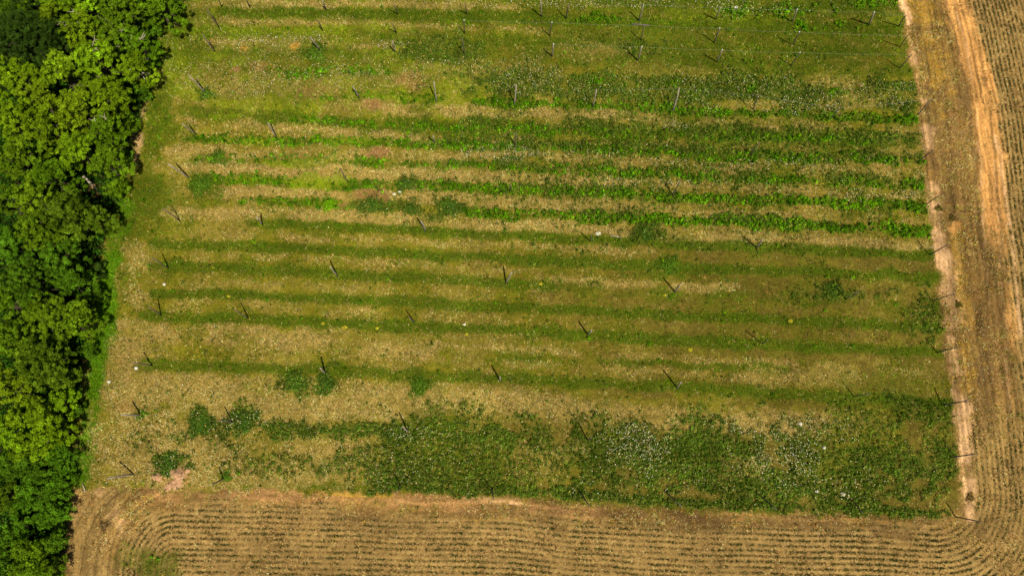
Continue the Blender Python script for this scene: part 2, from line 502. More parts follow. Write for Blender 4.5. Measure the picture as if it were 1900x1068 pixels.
FLOWERS = [(1180, 822, 70, 42, 1.), (1190, 862, 75, 26, .5), (1445, 848, 75, 60, .75), (1490, 800, 90, 26, .35), (1300, 165, 380, 28, .24),
           (960, 148, 90, 30, .45), (930, 290, 90, 14, .8), (1430, 195, 130, 16, .6), (1650, 180, 50, 24, .45), (1250, 342, 150, 9, .5), (1080, 290, 120, 9, .4),
           (1340, 305, 240, 9, .45), (500, 78, 130, 14, .6), (720, 85, 40, 9, .8), (560, 130, 240, 30, .3), (440, 165, 100, 28, .35), (450, 782, 60, 22, .45), (760, 800, 50, 12, .6),
           (800, 845, 120, 50, .15), (1200, 905, 240, 30, .15), (1560, 905, 170, 50, .2), (1150, 8, 300, 12, .55), (1400, 15, 150, 20, .3), (740, 890, 60, 20, .25),
           (1600, 365, 120, 12, .5), (1380, 790, 70, 22, .5), (1640, 300, 60, 10, .4), (300, 830, 160, 70, .2), (230, 890, 80, 16, .4), (840, 125, 120, 18, .3), (1250, 232, 30, 8, .6), (620, 250, 160, 12, .25), (100, 930, 30, 30, .3)]


def build_survey():
    gx = np.arange(-112, 112.01, 0.2)
    gy = np.arange(-26, 98.01, 0.2)
    X, Y = np.meshgrid(gx, gy)
    # ragged edges: shift the place that is looked up by a little noise
    n1 = fbm(X, Y, 3.0, 1) - .5
    n2 = fbm(X, Y, 3.0, 2) - .5
    U0, V0 = survey(X, Y)
    m1 = fbm(X, Y, 1.6, 3, 4)
    m2 = fbm(X, Y, 5.5, 4, 4)
    rag = 0.5 * m1 + 0.5 * m2
    U = U0 + 22 * n1
    V = V0 + 9 * n2
    dR = X - xat(RL, Y)                          # metres right of the field
    dB = yat(BL, X) - Y                          # metres below the field
    r = 5.0
    sdf = np.minimum(np.maximum(dB + r, dR + r), 0) + np.hypot(np.maximum(dB + r, 0), np.maximum(dR + r, 0)) - r
    dC = X - xat(CL, Y)
    RR = 10.0
    a, b = np.maximum(RR - dB, 0), np.maximum(RR - dC, 0)
    q = RR - np.hypot(a, b)
    q = np.where((dB > RR) & (dC > RR), np.minimum(dB, dC), q)
    s = np.where(X < 0, q, sdf)
    s = s + .22 * (fbm(X, Y, 7.0, 61, 3) - .5)
    dW = X - xat(WL, Y)                          # metres right of the wood's edge
    jig = 0.5 * n1 + 0.7 * (fbm(X, Y, 0.9, 9, 2) - .5)
    W = np.zeros(X.shape + (len(NAMES),), dtype=np.float32)
    W[..., KI['olive']] = 1.0

    def paint(cls, alpha):
        nonlocal W
        W *= (1 - alpha)[..., None]
        W[..., KI[cls]] += alpha

    cnt = [100]

    def strip_alpha(pts, hw, st, rg, soft=1.0):
        U = U0 + 22 * n1 * soft
        V = V0 + 9 * n2 * soft
        cnt[0] += 1
        breaks = fbm(X, Y * 2.0, 5.0, cnt[0], 3)
        p = np.array(pts, float)
        if abs(p[-1, 0] - p[0, 0]) > abs(p[-1, 1] - p[0, 1]):
            c = np.interp(U, p[:, 0], p[:, 1])
            d = np.abs(V - c) / hw
            e = np.maximum(np.maximum(p[0, 0] - U, U - p[-1, 0]), 0) / (hw * 2.5)
        else:
            c = np.interp(V, p[:, 1], p[:, 0])
            d = np.abs(U - c) / hw
            e = np.maximum(np.maximum(p[0, 1] - V, V - p[-1, 1]), 0) / (hw * 2.5)
        d = np.hypot(d, e)
        gaps = 1. if rg <= .3 else 1 - min(1, 1.5 * rg) * (1 - smooth(.30, .52, breaks + (.12 if rg < .45 else 0)))
        return st * smooth(1.25, 0.55, d + (rag - .5) * (1.5 if rg <= .3 else 2.6) * rg) * gaps

    def patch_alpha(u, v, ru, rv, st, rg):
        d = np.hypot((U - u) / ru, (V - v) / rv)
        return st * smooth(1.2, 0.55, d + (rag - .5) * 2.6 * rg) * (1 - .45 * rg * (1 - smooth(.25, .55, rag)))

    paint('straw', .30 * smooth(.45, .8, m2))
    paint('brown', .35 * smooth(.55, .85, fbm(X, Y, 8., 41, 4)) * smooth(900, 1300, U))
    paint('green', .45 * smooth(.48, .75, 1 - rag))
    paint('green', .5 * smooth(220, 90, V) * smooth(.3, .6, m2))
    paint('green', .45 * smooth(420, 300, U) * smooth(470, 380, V) * smooth(.3, .6, 1 - m2))
    paint('dun_dim', .85 * smooth(700, 1350, U + 500 * (m2 - .5)) * smooth(410, 470, V) * (.45 + .55 * smooth(.35, .6, m1)))  # darkening toward the right, painted as browner ground
    paint('dun_dim', .45 * smooth(60, 110, V) * smooth(135, 115, V) * smooth(1000, 1200, U))
    paint('lime', .5 * smooth(1050, 800, U) * smooth(270, 200, V) * smooth(.38, .62, fbm(X, Y * 1.8, 6., 43, 4)))
    paint('lime', .35 * smooth(1000, 1150, U) * smooth(80, 40, V) * smooth(.4, .6, fbm(X, Y * 1.8, 5., 44, 4)))
    for cls, pts, hw, st, rg in STRIPS:
        paint(cls, strip_alpha(pts, hw, st, rg))
    for cls, u, v, ru, rv, st, rg in PATCHES:
        paint(cls, patch_alpha(u, v, ru, rv, st, rg))
    # outside the trellis field
    outside = smooth(-0.15, 0.35, sdf + jig * 1.3)
    field = W.copy()
    W[:] = 0
    W[..., KI['stub']] = 1.0
    paint('scorch', .5 * smooth(.5, .8, m2))
    paint('straw', .35 * smooth(.5, .75, m1))
    far_crop = smooth(10.5, 11.8, dR + 1.2 * n1 + jig) * smooth(-2, 6, Y)
    near_crop = smooth(1.0, 3.0, np.where(X < 0, q, dB) + 3.0 * (m2 - .5) - 2.2 * smooth(45, 12, np.abs(X - 6)) * m2) * smooth(9., 2., dR)
    round_crop = smooth(1.0, 3.0, sdf) * smooth(14, 2, Y) * smooth(-4, 4, X) * .8
    cropmask = np.clip(np.maximum(np.maximum(far_crop, near_crop), round_crop), 0, 1)
    paint('crop', cropmask)
    sparse = np.ones_like(X)
    for cls, pts, hw, st, rg in OUT_STRIPS:
        al = strip_alpha(pts, hw, st, rg * .8, .3)
        paint(cls, al)
        sparse *= 1 - al * (0.95 if cls in ('soil', 'sand', 'crop') else .55)
    for cls, u, v, ru, rv, st, rg in OUT_PATCHES:
        al = patch_alpha(u, v, ru, rv, st, rg)
        paint(cls, al)
        sparse *= 1 - .7 * al
    W = field * (1 - outside)[..., None] + W * outside[..., None]
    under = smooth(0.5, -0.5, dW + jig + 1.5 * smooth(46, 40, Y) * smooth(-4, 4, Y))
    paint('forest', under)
    paint('pink', .8 * smooth(1.2, .5, np.hypot((U - 182) / 14, (V - 352) / 11)))
    F = np.zeros_like(X)
    for u, v, ru, rv, st in FLOWERS:
        d = np.hypot((U - u) / ru, (V - v) / rv)
        F = np.maximum(F, st * smooth(1.25, .4, d + (rag - .5) * 1.6))
    F *= (1 - outside) * (1 - under)
    C = cropmask * sparse * outside * (1 - under)
    rows = 0.5 + 0.5 * np.cos(2 * math.pi * s / 0.76)
    rowside = outside * (1 - under)
    return dict(gx=gx, gy=gy, W=W, F=F.astype(np.float32), C=C.astype(np.float32), s=s.astype(np.float32),
                under=under.astype(np.float32), outside=outside.astype(np.float32), sparse=sparse.astype(np.float32), m2=m2.astype(np.float32), m1=m1.astype(np.float32))


S = build_survey()


def look(name, x, y):
    A = S[name]
    fx = np.clip((x - S['gx'][0]) / 0.2, 0, len(S['gx']) - 1.001)
    fy = np.clip((y - S['gy'][0]) / 0.2, 0, len(S['gy']) - 1.001)
    i = fx.astype(int)
    j = fy.astype(int)
    a = fx - i
    b = fy - j
    if A.ndim == 3:
        a, b = a[..., None], b[..., None]
    return (A[j, i] * (1 - a) + A[j, i + 1] * a) * (1 - b) + (A[j + 1, i] * (1 - a) + A[j + 1, i + 1] * a) * b


# ------------------------------------------------------------------ the ground: one sheet out to the horizon
def build_ground():
    fx = np.arange(-110, 110.01, 0.24)
    fy = np.arange(-24, 96.01, 0.24)
    far = np.array([900, 500, 300, 200, 140.])
    xs = np.concatenate([-far - 0, fx, far[::-1]])
    ys = np.concatenate([-far + 60, fy, far[::-1] + 40])
    xs.sort()
    ys.sort()
    X, Y = np.meshgrid(xs, ys)
    Z = 0.10 * (fbm(X, Y, 2.0, 21, 3) - .5) + 0.05 * (fbm(X, Y, .6, 22, 2) - .5)
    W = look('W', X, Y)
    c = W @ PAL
    s = look('s', X, Y)
    out = look('outside', X, Y)
    crop = look('C', X, Y)
    row = 0.5 + 0.5 * np.cos(2 * math.pi * s / 0.76)
    # drilled rows: shallow furrows
    Z += out * crop * -0.05 * row
    # dead stubble between the drilled rows is paler, the row itself is bare brown earth
    k = (crop * row * .5)[..., None]
    c = c * (1 - k) + srgb(112, 84, 46) * k
    line = (out * (1 - crop) * smooth(.55, .95, 0.5 + 0.5 * np.cos(2 * math.pi * s / 0.76 + 1.)) * .5 * smooth(.3, .6, look('m1', X, Y)))[..., None]
    c = c * (1 - line) + srgb(120, 88, 46) * line
    # wheel and harrow streaks that run along the headland
    along = np.where((look('W', X, Y)[..., 0] >= -1) & (Y > yat(BL, X)), Y, X)
    streak = vnoise(s * 2.3 + 50, along * .09, 301) * .6 + vnoise(s * 5.1 + 9, along * .22, 302) * .4
    c = c * (1 + out[..., None] * (1.5 - 1.1 * crop[..., None]) * (streak[..., None] - .5))
    tint = (0.82 + 0.36 * fbm(X, Y, 7.0, 31, 4))[..., None] * (0.85 + 0.3 * fbm(X, Y, 0.7, 32, 2))[..., None]
    c = c * tint
    ny, nx = X.shape
    V = np.stack([X, Y, Z], -1).reshape(-1, 3)
    idx = np.arange(ny * nx).reshape(ny, nx)
    Fq = np.stack([idx[:-1, :-1], idx[:-1, 1:], idx[1:, 1:], idx[1:, :-1]], -1).reshape(-1, 4)
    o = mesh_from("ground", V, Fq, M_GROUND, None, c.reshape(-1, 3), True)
    tag(o, "dry farmland ground with trellis field, stubble, sandy track and drilled rows", "ground", kind="structure")


build_ground()


# ------------------------------------------------------------------ scattering small plants
def in_view(n, margin=14):
    """n random places on the ground the photograph sees"""
    x = RNG.uniform(-96, 96, int(n * 1.45))
    y = RNG.uniform(-16.5, 84, int(n * 1.45))
    u, v = survey(x, y)
    k = (u > -margin) & (u < 1900 + margin) & (v > -margin) & (v < 1068 + margin)
    return x[k], y[k]


def blade_mesh(P, az, ln, wd, tilt, col):
    d = np.stack([np.cos(az) * np.sin(tilt), np.sin(az) * np.sin(tilt), np.cos(tilt)], -1)
    sd = np.stack([-np.sin(az), np.cos(az), np.zeros_like(az)], -1) * (wd * .5)[:, None]
    n = len(P)
    V = np.empty((n, 3, 3))
    V[:, 0] = P - sd
    V[:, 1] = P + sd
    V[:, 2] = P + d * ln[:, None]
    F = np.arange(n * 3).reshape(n, 3)
    return V.reshape(-1, 3), F, np.repeat(col, 3, 0)


def leaf_mesh(P, nrm, az, ln, wd, col):
    """rhombic leaves facing nrm"""
    nrm = nrm / (np.linalg.norm(nrm, axis=1, keepdims=True) + 1e-9)
    ref = np.stack([np.cos(az), np.sin(az), 0.15 * np.ones_like(az)], -1)
    a = ref - nrm * (ref * nrm).sum(1, keepdims=True)
    a /= np.linalg.norm(a, axis=1, keepdims=True) + 1e-9
    b = np.cross(nrm, a)
    n = len(P)
    V = np.empty((n, 4, 3))
    V[:, 0] = P - a * (ln * .5)[:, None]
    V[:, 1] = P + b * (wd * .5)[:, None]
    V[:, 2] = P + a * (ln * .5)[:, None]
    V[:, 3] = P - b * (wd * .5)[:, None]
    F = np.arange(n * 4).reshape(n, 4)
    return V.reshape(-1, 3), F, np.repeat(col, 4, 0)


def vary(base, n, bright=.25, hue=.12):
    c = np.tile(np.asarray(base, float), (n, 1))
    c *= np.exp(RNG.normal(0, bright, n))[:, None]
    c *= np.exp(RNG.normal(0, hue, (n, 3)))
    return np.clip(c, 0.002, .85)


def grass(name, weights, per_m2, blades, ln, wd, tilt, cols, label, cat, spread=.10, bright=.28, extra=None):
    """tufts of grass blades where the survey finds the given classes; `cols` = [(share, colour)]"""
    area = 192 * 100.5 / 1.45
    x, y = in_view(per_m2 * 13300 * 1.0)
    w = look('W', x, y)
    p = sum(w[:, KI[c]] * k for c, k in weights.items())
    if extra is not None:
        p = p * extra(x, y)
    k = RNG.random(len(x)) < p
    x, y = x[k], y[k]
    n = len(x)
    which = np.searchsorted(np.cumsum([c[0] for c in cols]), RNG.random(n) * sum(c[0] for c in cols))
    which = np.clip(which, 0, len(cols) - 1)
    base = np.array([c[1] for c in cols])[which]
    tint = np.exp((fbm(x, y, 5., 55, 3) - .5) * .5)
    base = base * tint[:, None] * np.exp(RNG.normal(0, bright * .8, n))[:, None] * np.exp(RNG.normal(0, .07, (n, 3)))
    rep = lambda a: np.repeat(a, blades, 0)
    N = n * blades
    P = np.stack([rep(x) + RNG.normal(0, spread, N), rep(y) + RNG.normal(0, spread, N), np.zeros(N) - .04], -1)
    col = np.clip(rep(base) * np.exp(RNG.normal(0, bright * .6, N))[:, None], .002, .85)
    V, F, C = blade_mesh(P, RNG.uniform(0, 2 * math.pi, N), RNG.uniform(ln[0], ln[1], N), RNG.uniform(wd[0], wd[1], N),
                         RNG.uniform(tilt[0], tilt[1], N), col)
    o = mesh_from(name, V, F, M_GRASS, None, C)
    tag(o, label, cat, kind="stuff")
    return o


R = math.radians
grass("dry_grass", {'straw': 1., 'olive': .05, 'brown': .2, 'yellow': .3, 'dark': .05, 'lush': .04, 'green': .03, 'pink': .12, 'stub': .3}, 46, 3, (.18, .46), (.05, .11), (R(15), R(75)),
      [(.48, srgb(206, 180, 112)), (.24, srgb(172, 142, 68)), (.28, srgb(110, 110, 36))], "tall pale straw grass drying between the trellis rows", "dry grass", spread=.11, bright=.38)
grass("mown_grass", {'olive': 1., 'green': .35, 'straw': .2, 'lush': .15, 'dark': .15}, 22, 3, (.14, .36), (.05, .10), (R(20), R(80)),
      [(.44, srgb(132, 119, 33)), (.43, srgb(104, 116, 21)), (.13, srgb(164, 140, 60))], "short olive mown grass between the poles", "grass", bright=.34)
grass("green_grass", {'green': 1., 'lush': .5, 'dark': .5, 'olive': .26, 'straw': .09}, 24, 3, (.2, .5), (.05, .11), (R(20), R(75)),
      [(.6, srgb(80, 106, 16)), (.27, srgb(104, 128, 22)), (.13, srgb(130, 120, 38))], "dark green grass in strips along the trellis rows", "grass", bright=.33)
grass("dun_dim_grass", {'dun_dim': 1., 'olive': .06}, 22, 3, (.14, .36), (.05, .10), (R(20), R(80)),
      [(.42, srgb(112, 94, 38)), (.40, srgb(84, 88, 24)), (.18, srgb(158, 128, 66))], "brownish short grass toned darker on the right half of the mown rows", "grass", bright=.34)
grass("lime_grass", {'lime': 1., 'lush': .12}, 24, 3, (.2, .5), (.06, .12), (R(20), R(75)),
      [(.7, srgb(132, 150, 22)), (.3, srgb(158, 160, 44))], "fresh lime green grass patches among the pale straw", "grass", bright=.28)
grass("edge_grass", {'edge': 1., 'forest': .12}, 30, 3, (.3, .8), (.06, .13), (R(20), R(75)),
      [(.6, srgb(82, 124, 14)), (.4, srgb(112, 148, 24))], "bright green long grass along the wood edge", "grass", bright=.25)
grass("dry_stubble", {'stub': .6, 'scorch': .7, 'crop': .9, 'pink': 1., 'sand': .45, 'soil': .16, 'brown': .4, 'yellow': .5}, 20, 3, (.12, .35), (.05, .10), (R(25), R(85)),
      [(.40, srgb(196, 160, 100)), (.36, srgb(96, 72, 38)), (.24, srgb(140, 110, 54))], "flattened brown and straw stubble beside the sandy track", "stubble", bright=.46)
grass("yellow_weeds", {'yellow': .8, 'stub': .06, 'scorch': .08}, 10, 4, (.2, .5), (.07, .14), (R(30), R(85)),
      [(.7, srgb(196, 152, 48)), (.3, srgb(150, 122, 40))], "yellowing weeds beside the sandy track", "weeds", bright=.25)


def leafy(name, weights, per_m2, leaves, ln, hmax, cols, label, cat, spread=.3, bright=.3, extra=None):
    x, y = in_view(per_m2 * 13300)
    w = look('W', x, y)
    p = sum(w[:, KI[c]] * k for c, k in weights.items())
    if extra is not None:
        p = p * extra(x, y)
    k = RNG.random(len(x)) < p
    x, y = x[k], y[k]
    n = len(x)
    which = np.clip(np.searchsorted(np.cumsum([c[0] for c in cols]), RNG.random(n) * sum(c[0] for c in cols)), 0, len(cols) - 1)
    base = np.array([c[1] for c in cols])[which]
    base = base * np.exp((fbm(x, y, 3., 77, 3) - .5) * .7)[:, None] * np.exp(RNG.normal(0, .26, n))[:, None] * np.exp(RNG.normal(0, .08, (n, 3)))
    hh = RNG.uniform(.4, 1, n) * hmax
    N = n * leaves
    rep = lambda a: np.repeat(a, leaves, 0)
    t = RNG.random(N)
    rad = spread * np.sqrt(RNG.random(N)) * (1.1 - .5 * t)
    az = RNG.uniform(0, 2 * math.pi, N)
    P = np.stack([rep(x) + rad * np.cos(az), rep(y) + rad * np.sin(az), .05 + rep(hh) * t], -1)
    nrm = np.stack([np.cos(az) * .7 + RNG.normal(0, .35, N), np.sin(az) * .7 + RNG.normal(0, .35, N), .9 + 0 * t], -1)
    col = np.clip(rep(base) * np.exp(RNG.normal(0, bright, N))[:, None], .002, .8)
    L = RNG.uniform(ln[0], ln[1], N)
    V, F, C = leaf_mesh(P, nrm, az + RNG.normal(0, .5, N), L, L * RNG.uniform(.5, .8, N), col)
    o = mesh_from(name, V, F, M_GRASS, None, C)
    tag(o, label, cat, kind="stuff")
    return o


leafy("row_weeds", {'lush': 1., 'green': .006}, 6, 12, (.16, .36), 1.05,
      [(.7, srgb(88, 132, 12)), (.3, srgb(60, 100, 10))], "bright green leafy plants growing along the far trellis rows", "leafy plants", spread=.34)
leafy("dark_weeds", {'dark': 1., 'lush': .10, 'green': .015, 'straw': .012, 'olive': .015}, 12, 9, (.12, .28), .75,
      [(.60, srgb(72, 94, 24)), (.28, srgb(92, 112, 30)), (.12, srgb(124, 118, 48))], "dark green weeds spreading over the near side of the field", "weeds", spread=.32)
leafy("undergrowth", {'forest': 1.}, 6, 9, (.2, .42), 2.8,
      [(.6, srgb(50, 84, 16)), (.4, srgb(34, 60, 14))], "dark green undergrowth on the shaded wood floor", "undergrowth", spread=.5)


def flowers():
    x, y = in_view(20 * 13300)
    f = look('F', x, y)
    w = look('W', x, y)
    p = f * .75 + .03 * w[:, KI['straw']] + .015 * w[:, KI['dark']]
    k = RNG.random(len(x)) < p
    x, y = x[k], y[k]
    n = len(x)
    rich = np.clip(look('F', x, y), 0, 1)
    z = RNG.uniform(.35, .9, n)
    col = np.where((RNG.random(n) < .35 + .5 * rich)[:, None], srgb(200, 196, 156), srgb(190, 176, 108)) * np.exp(RNG.normal(0, .3, n))[:, None]
    L = RNG.uniform(.09, .21, n)
    nr = np.stack([RNG.normal(0, .4, n), RNG.normal(0, .4, n), np.ones(n)], -1)
    V, F, C = leaf_mesh(np.stack([x, y, z], -1), nr, RNG.uniform(0, 6.28, n), L, L * RNG.uniform(.6, .9, n), np.clip(col, 0, .8))
    o = mesh_from("white_flowers", V, F, M_GRASS, None, C)
    tag(o, "small white and cream flower heads scattered over the weeds", "flowers", kind="stuff")


flowers()


def crop_plants():
    x, y = in_view(64 * 13300)
    s = look('s', x, y)
    c = look('C', x, y)
    out = look('outside', x, y)
    und = look('under', x, y)
    ph = np.abs(((s / 0.76) + .5) % 1.0 - .5) * .76
    gap = smooth(.22, .5, fbm(x, y, 1.3, 88, 3)) * (.6 + .4 * smooth(.3, .5, fbm(x, y, 9., 89, 3)))
    k = (np.abs(RNG.normal(0, .07, len(ph))) > ph - .06) & (ph < .24) & (RNG.random(len(x)) < (c * 1.0 + .10 * out * (1 - c) * look('sparse', x, y)) * gap * (1 - und) * (1.0 + .6 * smooth(72, 78, x)))
    x, y = x[k], y[k]
    n = len(x)
    B = 5
    N = n * B
    rep = lambda a: np.repeat(a, B, 0)
    g = fbm(x, y, 9., 90, 3)
    base = np.where((RNG.random(n) < .25 + .6 * g)[:, None], srgb(60, 72, 30), srgb(76, 76, 36)) * np.exp(RNG.normal(0, .3, n))[:, None]
    col = np.clip(rep(base) * np.exp(RNG.normal(0, .28, N))[:, None], .002, .8)
    P = np.stack([rep(x) + RNG.normal(0, .03, N), rep(y) + RNG.normal(0, .03, N), np.full(N, -.05)], -1)
    V, F, C = blade_mesh(P, RNG.uniform(0, 6.28, N), RNG.uniform(.12, .30, N), RNG.uniform(.05, .09, N), RNG.uniform(R(25), R(75), N), col)
    o = mesh_from("crop_seedlings", V, F, M_GRASS, None, C)
    tag(o, "young dark green crop plants in drilled rows on straw coloured soil", "crop", kind="stuff")


crop_plants()


# ------------------------------------------------------------------ trellis poles
def sphere_top(base, px, L):
    """top of a pole of length L standing at base, as surveyed at photo pixel px"""
    a = at(*px) - np.array([0, 0, H])
    a /= np.linalg.norm(a)
    o = np.array([0, 0, H]) - base
    B = o @ a
    Cc = o @ o - L * L
    D = B * B - Cc
    t = -B if D < 0 else -B - math.sqrt(D)
    return np.array([0, 0, H]) + a * t


L_POLE = 5.1
# rows from the far side to the near side: (base pixel, top pixel or None, kind)   kind: w = weathered grey in sunlit tone, d = darker, shaded side painted in
ROWS = [
    [((412, 13), (405, -4), 'd'), ((464, 14), (457, -3), 'd'), ((605, 18), (598, 0), 'w'), ((738, 27), (731, 8), 'd'), ((866, 27), (862, 6), 'd'), ((1005, 31), (1004, 4), 'w'),
     ((1050, 35), (1055, 8), 'd'), ((1185, 39), (1194, 9), 'w'), ((1328, 36), (1337, 14), 'w'), ((1470, 40), (1479, 18), 'w'), ((1612, 46), (1622, 23), 'w'), ((1668, 49), (1681, 29), 'd')],
    [((407, 52), None, 'd'), ((599, 57), (590, 38), 'd'), ((735, 61), (727, 44), 'd'), ((862, 62), (861, 38), 'd'), ((1020, 67), (1024, 42), 'd'), ((1189, 75), (1196, 47), 'd'),
     ((1325, 80), (1335, 53), 'd'), ((1471, 83), (1483, 60), 'd'), ((1670, 88), (1685, 66), 'd')],
    [((399, 96), None, 'd'), ((595, 93), (577, 70), 'w'), ((733, 97), (728, 76), 'w'), ((862, 102), None, 'd'), ((1024, 105), (1027, 82), 'w'), ((1183, 112), (1191, 87), 'w'),
     ((1330, 115), (1340, 93), 'w'), ((1467, 122), (1484, 98), 'd'), ((1669, 127), (1692, 101), 'd')],
    [((381, 172), (351, 140), 'w'), ((666, 182), (655, 160), 'w'), ((810, 189), (805, 151), 'w'), ((954, 195), (958, 157), 'w'), ((1100, 199), (1107, 166), 'w'), ((1248, 206), (1260, 164), 'w'),
     ((1397, 203), (1407, 177), 'd'), ((1538, 223), (1558, 201), 'd'), ((1698, 219), (1728, 184), 'd')],
    [((364, 249), (338, 230), 'w'), ((513, 255), (497, 228), 'w'), ((807, 265), (804, 252), 'w'), ((955, 272), None, 'd'), ((1392, 290), None, 'd'), ((1702, 300), (1731, 280), 'd')],
    [((350, 329), (312, 304), 'w'), ((646, 338), None, 'd'), ((945, 355), (948, 342), 'd'), ((1247, 362), None, 'd'), ((1718, 380), (1742, 363), 'd')],
    [((334, 410), None, 'd'), ((487, 417), (477, 402), 'w'), ((790, 429), (781, 410), 'w'), ((1095, 447), (1098, 436), 'd'), ((1404, 460), (1415, 444), 'w'), ((1725, 473), (1758, 454), 'd')],
    [((313, 497), None, 'd'), ((626, 512), (612, 494), 'w'), ((938, 525), (950, 505), 'w'), ((1252, 541), (1263, 527), 'w'), ((1569, 555), (1594, 541), 'd'), ((1728, 558), (1771, 545), 'd')],
    [((299, 585), (275, 568), 'd'), ((461, 590), None, 'd'), ((769, 598), None, 'd'), ((1091, 620), (1098, 612), 'w'), ((1413, 637), (1424, 630), 'd'), ((1738, 654), (1776, 644), 'd')],
    [((283, 678), None, 'd'), ((604, 692), (594, 682), 'w'), ((928, 706), (928, 699), 'w'), ((1256, 719), (1264, 708), 'w'), ((1584, 735), (1614, 729), 'd'), ((1748, 751), (1795, 743), 'd')],
    [((262, 770), (225, 769), 'w'), ((433, 783), None, 'd'), ((757, 800), (747, 791), 'w'), ((1090, 816), None, 'd'), ((1762, 848), (1812, 841), 'd')],
    [((248, 879), (200, 887), 'w'), ((416, 886), (394, 898), 'd'), ((743, 897), (737, 910), 'd'), ((913, 905), (916, 925), 'd'), ((1077, 912), (1094, 938), 'd'), ((1232, 909), (1264, 938), 'd'),
     ((1408, 917), (1440, 944), 'd'), ((1580, 926), (1600, 950), 'd'), ((1772, 958), (1821, 968), 'd')],
]
ORD = ['first', 'second', 'third', 'fourth', 'fifth', 'sixth', 'seventh', 'eighth', 'ninth', 'tenth', 'eleventh', 'twelfth']
CAPPED = {(1, 3), (1, 4), (1, 6), (1, 7), (2, 4), (2, 5), (2, 6), (2, 7), (0, 9), (0, 10)}
TOPS = {}


def build_poles():
    for r, row in enumerate(ROWS):
        for k, (b, t, kind) in enumerate(row):
            B = at(*b)
            if t is None:
                lean = RNG.normal(0, .03, 2)
                T = B + np.array([lean[0] * L_POLE, lean[1] * L_POLE, L_POLE])
            else:
                T = sphere_top(B, t, L_POLE)
                if T[2] < 3.2:                    # keep a believable lean
                    T = B + (T - B) * np.array([.8, .8, 1]) + np.array([0, 0, .4])
            T = T - B
            TOPS[(r, k)] = B + T
            rb = RNG.uniform(.12, .145) if kind == 'w' else RNG.uniform(.085, .108)
            d = T / np.linalg.norm(T)
            bend = np.array([d[1], -d[0], 0]) * RNG.normal(0, .25) + RNG.normal(0, .03, 3)
            pts = [-d * .5, T * .33 + bend * .6, T * .66 + bend * .7, T]
            V, F = tube(pts, [rb, rb * .95, rb * .88, rb * .8], 10)
            o = mesh_from("trellis_pole", V, F, M_POLE if kind == 'w' else M_POLE2, None, None, False)
            o.location = B
            wood = "grey weathered" if kind == 'w' else "shade-darkened brown"  # tones carry the lit and shaded sides of the same wood
            if k == len(row) - 1 and r not in (99,):
                if r == 11:
                    lab = "shade-darkened brown corner pole leaning out beside the near right field corner"
                else:
                    lab = f"shade-darkened brown end pole by the bare strip on the right, {ORD[r]} row from the top"
            elif k == 0 and r >= 3:
                lab = f"{wood} end pole nearest the wood edge in the {ORD[r]} row from the top"
            else:
                lab = f"{wood} trellis pole, {ORD[k]} from the left in the {ORD[r]} row from the top"
            tag(o, lab, "pole", "trellis poles standing in rows across the field")
            if (r, k) in CAPPED:
                v, f = tube([T - d * .02, T + d * .10, T + d * .22], [.06, .10, .06], 8)
                mesh_from("insulator_cap", v, f, M_CAP, o)


build_poles()


def build_wires():
    for r, ks, lab in ((0, (5, 6, 7, 8, 9, 10, 11), "thin pale wire along the pole tops of the first row from the top"),
                       (1, (3, 4, 5, 6, 7, 8), "thin pale wire along the pole tops of the second row from the top"),
                       (2, (4, 5, 6, 7, 8), "thin pale wire along the pole tops of the third row from the top"),
                       (3, (4, 5, 6, 7, 8), "thin pale wire along the pole tops of the fourth row from the top")):
        pts = []
        for a, b in zip(ks[:-1], ks[1:]):
            A, B = TOPS[(r, a)], TOPS[(r, b)]
            for t in np.linspace(0, 1, 9)[:-1]:
                p = A * (1 - t) + B * t
                p = p + np.array([0, 0, .03 - .9 * t * (1 - t)])
                pts.append(p)
        pts.append(TOPS[(r, ks[-1])] + np.array([0, 0, .03]))
        V, F = tube(pts, [.004] * len(pts), 5)
        # five-sided rings: caps use pairs, so close them with the simple fan
        o = mesh_from("trellis_wire", V, F, M_WIRE)
        tag(o, lab, "wire", "wires strung along the trellis rows")


build_wires()


